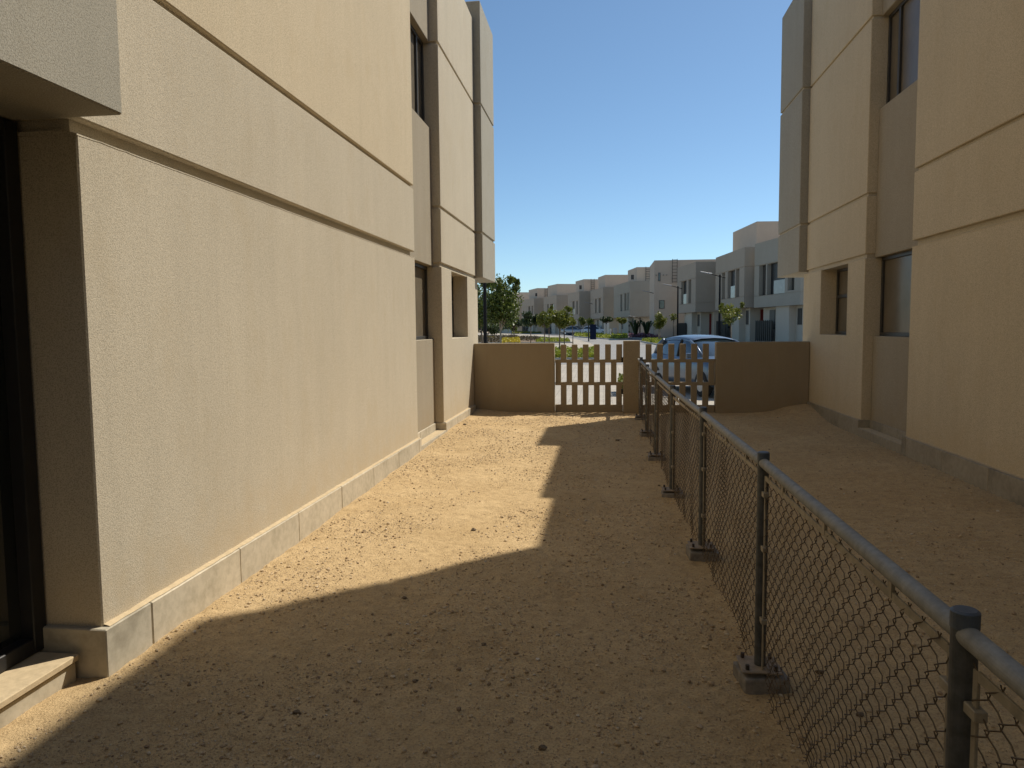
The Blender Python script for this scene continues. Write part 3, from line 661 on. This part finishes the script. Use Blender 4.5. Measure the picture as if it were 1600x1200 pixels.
# ------------------------------------------------------------------ street lamps
def lamp(px, Y, H, lab, armdir=-1, grp='street lamps along the road'):
    c = atY(px, 505, Y); z = zout(Y); t = empty('street_lamp', (c.x, Y, z))
    MB().tube([(0, 0, -0.05), (0, 0, H)], 0.07, 10, True, [0.085, 0.06]).build('pole', 'lamp', t, smooth=False)
    MB().tube([(0, 0, 0), (0, 0, 0.25)], 0.11, 10).build('base', 'lamp', t)
    m = MB(); m.tube([(0.38, 0.05, H - 0.22), (0, 0, H - 0.12), (-0.6, -0.1, H + 0.05)], 0.035, 7); m.build('arm', 'lamp', t)
    h = MB(); h.hexa([(-1.35, -0.28, H + .18), (-1.3, -0.02, H + .18), (-.55, .02, H + .02), (-.55, -.2, H + .02), (-1.35, -0.28, H + .24), (-1.3, -0.02, H + .24), (-.55, .02, H + .09), (-.55, -.2, H + .09)]); h.build('lamp_head', 'lamp_head', t, 0.01)
    tag(t, lab, 'street lamp', grp)
lamp(758, 31, 5.0, 'dark lamp pole rising behind the sunlit boundary wall, head hidden')
lamp(1124, 52, 5.0, 'street lamp beside the small round street tree')
lamp(1058.8, 68, 5.0, 'street lamp in front of the brown townhouse with open balcony')
lamp(1022.8, 81, 5.0, 'street lamp standing in front of the beige tower block')
lamp(969, 112, 5.0, 'street lamp on the road island beside the grey bin')
lamp(927, 118, 5.0, 'street lamp behind the navy sign')
lamp(1000, 90, 2.4, 'short lamp post among the spiky shrubs')

# ------------------------------------------------------------------ signs and street furniture
def sign():
    b = at(919.8, 533.5); t = empty('sign', b); s = b.y / F
    MB().box(-0.06, 0.06, -0.05, 0.05, 0, 25.5 * s).build('post', 'black', t, 0.01)
    MB().box(0.12, 0.12 + 9.6 * s, -0.05, 0.05, 3 * s, 26.2 * s).build('panel', 'navy', t, 0.01)
    for z in (6 * s, 22 * s): MB().box(0.06, 0.12, -0.02, 0.02, z, z + .05).build('bracket', 'lamp_head', t)
    tag(t, 'navy blue upright sign panel on a black post beside the road', 'sign')
sign()
b = atY(947.8, 522, 92); t = empty('slab_sign', (b.x, 92, zout(92)))
MB().box(-.33, .33, -.08, .08, 0, 1.75).build('slab', 'white', t, .01); MB().box(-.37, -.05, -.1, .1, -.1, .08).build('foot', 'binm', t, .01)
tag(t, 'pale grey upright slab under the umbrella shaped tree', 'sign')
b = atY(961, 522, 93); t = empty('litter_bin', (b.x, 93, zout(93)))
MB().tube([(0, 0, 0), (0, 0, 1.0)], .24, 14).build('body', 'binm', t); MB().tube([(0, 0, 1.0), (0, 0, 1.04), (0, 0, 1.12)], .26, 14, True, [.27, .27, .15]).build('lid', 'lamp_head', t)
tag(t, 'round grey litter bin in front of the grey townhouse', 'bin')
b = atY(953.5, 522, 90); t = empty('bollard', (b.x, 90, zout(90) + .1))
MB().tube([(0, 0, 0), (0, 0, .28), (0, 0, .30)], .25, 10, True, [.28, .2, .1]).build('base', 'blue', t); MB().tube([(0, 0, .3), (0, 0, .75)], .07, 8).build('stem', 'white', t); MB().tube([(0, 0, .75), (0, 0, 1.0)], .11, 8, True, [.12, .06]).build('top', 'white', t)
tag(t, 'small blue and white bollard beside the pale grey slab', 'bollard')
b = atY(983, 522, 92); t = empty('utility_post', (b.x, 92, zout(92)))
MB().tube([(0, 0, 0), (0, 0, 1.5)], .035, 6).build('post', 'black', t); MB().box(-.09, .09, -.09, .09, 1.3, 1.58).build('box', 'black', t, .01); MB().box(-.1, .1, -.1, .1, .55, .78).build('box', 'black', t, .01)
MB().tube([(0, 0, -.1), (0, 0, .3), (0, 0, .42)], .16, 10, True, [.22, .18, .08]).build('base', 'white', t)
tag(t, 'slim post with two black boxes and a white base by the grey gable', 'post')

# ------------------------------------------------------------------ cars
def car(loc, rz, paint, lab, Lc=4.5, W=1.80, Hc=1.46, hatch=False, van=False):
    c = empty('car', loc, rz); hw = W / 2; e = Lc / 2
    # stations along x (front = +x): x, bottom z, shoulder z, half width
    st = [(-e, .42, .78, hw * .74), (-e + .10, .30, .93, hw * .88), (-e + .55, .24, 1.0 if not hatch else .98, hw * .97), (-e + 1.3, .22, .97, hw), (-.2, .21, .95, hw), (.7, .21, .94, hw), (1.1, .22, .96, hw * .99), (e - .65, .24, .90, hw * .97), (e - .22, .27, .78, hw * .88), (e - .05, .34, .66, hw * .74), (e, .42, .58, hw * .62)]
    bm = bmesh.new(); rings = []
    for x, zb, zs, h in st:
        zm = zb + (zs - zb) * .55
        pr = [(-h * .82, zb), (-h * .98, zb + .10), (-h, zm), (-h * .955, zs - .04), (-h * .86, zs), (-h * .4, zs + .025), (0, zs + .035)]
        pr = pr + [(-a, z) for a, z in pr[-2::-1]]
        rings.append([bm.verts.new((x, a, z)) for a, z in pr])
    for a, b in zip(rings, rings[1:]):
        for i in range(len(a)): bm.faces.new((a[i], a[(i + 1) % len(a)], b[(i + 1) % len(a)], b[i]))
    bm.faces.new(rings[0][::-1]); bm.faces.new(rings[-1])
    bmesh.ops.recalc_face_normals(bm, faces=bm.faces)
    bmesh.ops.subdivide_edges(bm, edges=list(bm.edges), cuts=1, use_grid_fill=True, smooth=0.6)
    for f in bm.faces: f.smooth = True
    me = bpy.data.meshes.new('body'); bm.to_mesh(me); bm.free(); link('body', me, c, paint)
    # greenhouse: glass shell, roof and pillars
    xr0, xr1, xf1, xf0 = ((-e + .30, -e + .75, .15, 1.12) if hatch else (-e + .72, -.85, .12, 1.05))
    zb_ = .93; hb, ht = hw * .86, hw * .66
    def arc(x):                                        # roof height
        t = (x - xr1) / (xf1 - xr1); return Hc - .05 + .05 * math.sin(math.pi * max(0, min(1, t)))
    def shell(o, name, mat, secs, ws):
        bm = bmesh.new(); R = []
        for (x, zlo, zhi, b_, t_) in secs:
            R.append([bm.verts.new((x, y, z)) for y, z in ((-b_ - o, zlo), (-(b_ * .55 + t_ * .45) - o, zlo + (zhi - zlo) * .55), (-t_ - o, zhi - .05 + o), (-t_ * .6, zhi + o), (0, zhi + .012 + o), (t_ * .6, zhi + o), (t_ + o, zhi - .05 + o), ((b_ * .55 + t_ * .45) + o, zlo + (zhi - zlo) * .55), (b_ + o, zlo))])
        for a, b in zip(R, R[1:]):
            for i in range(8): bm.faces.new((a[i], a[i + 1], b[i + 1], b[i]))
        bmesh.ops.recalc_face_normals(bm, faces=bm.faces)
        for f in bm.faces: f.smooth = True
        me = bpy.data.meshes.new(name); bm.to_mesh(me); bm.free(); return link(name, me, c, mat)
    n = 5; secs = [(xr0, zb_, zb_ + .06, hb * .9, hb * .86)]
    for k in range(n + 1):
        x = xr1 + (xf1 - xr1) * k / n; secs.append((x, zb_, arc(x), hb, ht))
    secs.append((xf0, zb_ - .02, zb_ + .05, hb * .95, hb * .9))
    shell(0, 'windows', 'screen', secs, 0)
    rf = bmesh.new(); R = []                           # roof skin, slightly proud of the glass
    for k in range(-1, n + 2):
        x = xr1 - .10 if k < 0 else (xf1 + .10 if k > n else xr1 + (xf1 - xr1) * k / n); z = arc(x) - (.035 if k < 0 or k > n else 0)
        R.append([rf.verts.new((x, y, zz)) for y, zz in ((-ht - .035, z - .10), (-ht - .015, z - .03), (-ht * .6, z + .022), (0, z + .036), (ht * .6, z + .022), (ht + .015, z - .03), (ht + .035, z - .10))])
    for a, b in zip(R, R[1:]):
        for i in range(6): rf.faces.new((a[i], a[i + 1], b[i + 1], b[i]))
    bmesh.ops.subdivide_edges(rf, edges=list(rf.edges), cuts=1, use_grid_fill=True, smooth=0.5)
    for f in rf.faces: f.smooth = True
    me = bpy.data.meshes.new('roof'); rf.to_mesh(me); rf.free(); link('roof', me, c, paint)
    for s in (-1, 1):
        MB().tube([(xf0 + .02, s * hb * .94, zb_ - .02), ((xf0 + xf1) / 2 + .02, s * (hb + ht) / 2 * 1.0, (zb_ + arc(xf1)) / 2 + .02), (xf1 + .02, s * (ht + .03), arc(xf1) - .07)], .038, 7).build('pillar', paint, c, smooth=True)
        MB().tube([(xr0, s * hb * .9, zb_), ((xr0 + xr1) / 2, s * (hb + ht) / 2, (zb_ + arc(xr1)) / 2 + .03), (xr1, s * (ht + .03), arc(xr1) - .07)], .07, 7).build('pillar', paint, c, smooth=True)
        xm = -.25; MB().tube([(xm, s * (hb + .005), zb_), (xm - .03, s * (hb * .55 + ht * .45 + .006), zb_ + .3), (xm - .05, s * (ht + .02), arc(xm) - .08)], .035, 6).build('pillar', 'trim', c)
        m = MB(); m.box(.72, .92, s * (hw + .02), s * (hw + .19), .93, 1.06); m.build('mirror', paint, c, .03, 2)
        m = MB(); m.hexa([(e - .42, s * hw * .80, .60), (e - .42, s * hw * .92, .60), (e - .10, s * hw * .76, .56), (e - .07, s * hw * .50, .55), (e - .5, s * hw * .80, .74), (e - .5, s * hw * .93, .73), (e - .18, s * hw * .80, .70), (e - .13, s * hw * .52, .68)]); m.build('headlight', 'lens', c, .01)
        m = MB(); m.box(-e + .0, -e + .22, s * hw * .55, s * hw * .86, .72, .88); m.build('tail_light', 'redlens', c, .02)
        for x in (-e + .85, e - .88):
            wl = MB(); wl.tube([(x, s * (hw - .20), .32), (x, s * (hw - .17), .32), (x, s * (hw - .02), .32), (x, s * (hw + .01), .32)], .32, 22, True, [.29, .325, .325, .29]); w_ = wl.build('wheel', 'tyre', c)
            MB().tube([(x, s * (hw - .01), .32), (x, s * (hw + .018), .32)], .21, 14, True, [.215, .19]).build('rim', 'rim', w_)
    m = MB(); m.box(e - .12, e + .012, -hw * .48, hw * .48, .30, .52); m.build('grille', 'trim', c, .03)
    m = MB(); m.box(e - .05, e + .02, -.26, .26, .40, .50); m.build('number_plate', 'white', c, .005)
    tag(c, lab, 'car'); return c
car((2.75, 19.75, zout(19)), math.radians(-70), 'car_blue', 'blue car parked behind the slatted gate', 4.3, 1.78, 1.47, True)
p = atY(899.5, 521, 118); car((p.x, 118, zout(118)), math.radians(-22), 'car_silver', 'silver grey saloon parked across the road beneath small trees', 4.6)
p = atY(928, 521, 112); car((p.x + .4, 112, zout(112)), math.radians(-20), 'car_white', 'white car parked behind the navy sign', 4.5, hatch=True)

# ------------------------------------------------------------------ townhouses across the road
def townhouse(PL, PC, W, zb, top, upm, lowm, lab, wins, D=9.0, pent=None, door=True, gatefence=True):
    PC, PL = Vector((PC[0], PC[1], 0)), Vector((PL[0], PL[1], 0)); u = (PL - PC); Ls = u.length; u.normalize(); v = Vector((u.y, -u.x, 0))
    t = empty('townhouse', (PC.x, PC.y, zb)); t.rotation_euler = (0, 0, math.atan2(u.y, u.x) - math.pi / 2)
    # local: x = v (inwards), y = u (along the street)
    def bx(n, m, x0, x1, y0, y1, z0, z1, par=None, bev=0): return MB().box(x0, x1, y0, y1, z0, z1).build(n, m, par or t, bev)
    Z = [2.5, 3.32, 5.58, top]; th = .32
    bx('wall_core', upm, th + .25, D - .05, .35, Ls - .02, 2.56, top - .3)
    bx('upper_wall', upm, 0, D, 0, Ls, Z[0], Z[1]); 
    bx('upper_wall', upm, 0, D, 0, Ls, Z[2] + .05, Z[3])
    bx('groove_back', upm, .04, D - .04, .04, Ls - .04, Z[1], Z[1] + .05); bx('groove_back', upm, .04, D - .04, .04, Ls - .04, Z[2], Z[2] + .05)
    # middle band with window openings along the street face
    z0, z1 = Z[1] + .05, Z[2]; cur = 0.0
    for (a, b, lo, kind) in sorted(wins):
        bx('upper_wall', upm, 0, th + .27, cur, a, z0, z1)
        if lo > z0: bx('upper_wall', upm, 0, th + .27, a, b, z0, lo)
        wn = bx('window', 'black', th - .02, th + .04, a, b, max(lo, z0), z1)
        if kind == 'b':                                 # open balcony: pale back wall, glass rail, dark door
            wn2 = bx('balcony_wall', lowm, th + .06, th + .3, a, b, z0, z1); wn.hide_render = False
            wn.location.x += .0
            bx('balcony_rail', 'glass_rail', .06, .08, a + .1, b - (b - a) * .35, z0, z0 + .95)
        else:
            nn = max(1, round((b - a) / .8))
            for k in range(nn): bx('pane', 'glass', th - .035, th - .022, a + (b - a) * k / nn + .05, a + (b - a) * (k + 1) / nn - .05, max(lo, z0) + .05, z1 - .05, wn)
        cur = b
    bx('upper_wall', upm, 0, th + .27, cur, Ls, z0, z1); bx('upper_wall', upm, th + .27, D, 0, .34, z0, z1)
    # ground floor, set back
    bx('ground_wall', lowm, .75, D - .1, .9, Ls - .02, -1.2, 2.5)
    bx('ground_wall', lowm, .25, .75, 2.1, 4.2, -1.2, 2.5)
    bx('ground_window', 'bronze', .70, .76, 1.25, 1.8, 1.2, 2.3); bx('ground_window', 'bronze', .70, .76, Ls * .72, Ls * .72 + .9, .9, 2.3)
    if door:
        d = bx('door', 'red', 1.55 if W < 3 else 2.6, 2.35 if W < 3 else 3.4, .86, .93, 0, 2.35); 
        bx('ground_wall', lowm, W + .35, W + 3.5, .1, .9, -1.2, 2.5)
        MB().box(2.2 if W < 3 else 3.25, 2.26 if W < 3 else 3.31, .80, .86, 1.0, 1.2).build('handle', 'lamp_head', d)
    if gatefence:
        m = bx('fence_panel', 'bronze', .1, .16, Ls - 3.0, Ls - .1, 0.05, 1.5)
        for k in range(9): bx('picket', 'black', .05, .1, Ls - 3.0 + k * .34, Ls - 2.92 + k * .34, 0.0, 1.55, m)
    if pent:
        a, b, c_, d_, pz, mat, ladder = pent
        pe = bx('penthouse', mat, a, b, c_, d_, top - .4, pz)
        if ladder is not None:
            m = MB(); lx = ladder
            for q in (lx, lx + .55): m.tube([(q, c_ - .18, top - .2), (q, c_ - .18, pz + .05)], .035, 5)
            k = top
            while k < pz: m.tube([(lx, c_ - .18, k), (lx + .55, c_ - .18, k)], .025, 5); k += .32
            m.build('ladder', 'bronze', t)
            bx('vent_window', 'bronze', lx - 2.0, lx - 1.6, c_ - .04, c_ + .02, top + .55, top + 1.2)
    tag(t, lab, 'townhouse'); return t
W3 = lambda L: [(1.0, 1.75, 3.37, 'w'), (1.95, 2.7, 3.37, 'w'), (3.2, 4.0, 3.37, 'w')]
townhouse((11.25, 57.3), (12.75, 50.0), 1.0, .45, 7.25, 'stucco_far_grey', 'stucco_far_white', 'grey townhouse right beside the shaded house, with red door and wide balcony opening', [(.9, 1.9, 3.5, 'w'), (2.3, 5.2, 3.37, 'b'), (5.4, 6.6, 3.37, 'w')], pent=(3.2, 8, 2.0, 7.0, 9.9, 'stucco_far_pink', None))
townhouse((9.75, 66.4), (10.65, 58.0), 1.76, .5, 7.07, 'stucco_far', 'stucco_far_white', 'brown grey townhouse with tall dark window beside a glass railed balcony', [(1.3, 2.3, 3.37, 'w'), (2.5, 4.6, 3.37, 'b'), (5.4, 6.4, 3.37, 'w')], pent=(2.6, 8, 5.5, 12.5, 9.75, 'stucco_far_pink', None))
townhouse((7.35, 75.6), (8.35, 68.9), 1.4, .4, 7.07, 'stucco_far', 'stucco_far_white', 'brown grey townhouse with red door next to the beige tower block', [(1.5, 2.5, 3.37, 'w'), (3.2, 5.2, 3.37, 'b')], pent=(3.4, 8, 3, 6.5, 7.6, 'stucco_far_pink', None))
# beige tower block at the end of the row
t = empty('tower_block', (5.3, 79.5, .4))
def tb(n, m, x0, x1, y0, y1, z0, z1, par=None): return MB().box(x0, x1, y0, y1, z0, z1).build(n, m, par or t)
tb('wall', 'stucco_far_pink', .05, 12, .05, 8, -1.2, 3.9); tb('wall', 'stucco_far_pink', .05, 12, .05, 8, 3.94, 4.75); tb('wall', 'stucco_far_pink', .05, 12, .05, 8, 4.79, 8.2)
tb('groove_back', 'stucco_far_pink', .08, 11.9, .08, 7.9, 3.89, 3.95); tb('groove_back', 'stucco_far_pink', .08, 11.9, .08, 7.9, 4.74, 4.8)
wn = tb('window', 'bronze', .55, 1.12, 0.0, .06, 3.1, 4.0); tb('pane', 'glass', .6, 1.07, -.015, .0, 3.15, 3.95, wn)
wn = tb('window', 'bronze', .45, .68, 0.0, .06, 6.0, 6.9); tb('pane', 'glass', .49, .64, -.012, .0, 6.05, 6.85, wn)
m = MB()
for q in (1.9, 2.4): m.tube([(q, -.15, 5.8), (q, -.15, 8.3)], .03, 5)
k = 5.9
while k < 8.3: m.tube([(1.9, -.15, k), (2.4, -.15, k)], .022, 5); k += .33
m.build('ladder', 'bronze', t)
for q in (.2, .95, 1.3): tb('pipe', 'bronze', q, q + .07, -.1, .05, 6.6, 6.68)
tb('screen_wall', 'stucco_far', 1.9, 3.3, -1.2, -1.0, -1.2, 1.3)
tag(t, 'beige tower block with black roof ladder and one square window', 'townhouse')
townhouse((1.45, 106.5), (3.34, 95.5), 3.5, .4, 7.07, 'stucco_far_grey', 'stucco_far_white', 'grey townhouse with broad blank gable end facing the road', [(.7, 1.5, 3.37, 'w'), (2.2, 3.5, 3.37, 'w'), (5.0, 6.2, 3.37, 'w')], pent=(2.2, 12, 6, 12, 9.3, 'stucco_far_pink', 3.4), D=5.0, door=False, gatefence=False)
townhouse((-2.1, 120), (-0.05, 109.6), 1.5, .42, 7.07, 'stucco_far', 'stucco_far_white', 'brown grey townhouse adjoining the broad blank gable house', [(2.0, 3.6, 3.37, 'w'), (5.2, 6.6, 3.37, 'w')], pent=(1.5, 8, 6, 12, 9.3, 'stucco_far_pink', None), door=False)
townhouse((-6.2, 129), (-3.95, 121), 1.4, .42, 7.07, 'stucco_far', 'stucco_far_white', 'brown townhouse behind the larger staked tree, bays of tall windows', [(1.0, 2.0, 3.37, 'w'), (3.4, 4.8, 3.37, 'b')], pent=(1.8, 8, 4, 10, 9.3, 'stucco_far_pink', 3.0), door=False)
townhouse((-11.6, 143), (-8.5, 134), 1.8, .42, 7.07, 'stucco_far', 'stucco_far_white', 'brown townhouse with paired windows behind the smaller staked tree', [(2.0, 4.4, 3.9, 'w'), (5.6, 6.8, 3.9, 'w')], pent=(1.5, 9, 5, 12, 9.4, 'stucco_far_pink', None), door=False)
townhouse((-17.6, 158), (-13.8, 146.5), 1.8, .42, 7.07, 'stucco_far', 'stucco_far_white', 'farthest townhouse, partly hidden by the tall dark green tree', [(1.0, 2.2, 3.37, 'w'), (3.6, 5.2, 3.37, 'b')], pent=(1.6, 9, 4, 12, 9.3, 'stucco_far_pink', 3.2), door=False)
townhouse((-26, 176), (-20, 162), 2.2, .45, 7.07, 'stucco_far', 'stucco_far_white', 'townhouse at the end of the row, behind the tree crowns', [(2.0, 3.4, 3.37, 'w')], pent=(1.6, 9, 5, 12, 9.3, 'stucco_far_pink', None), door=False)
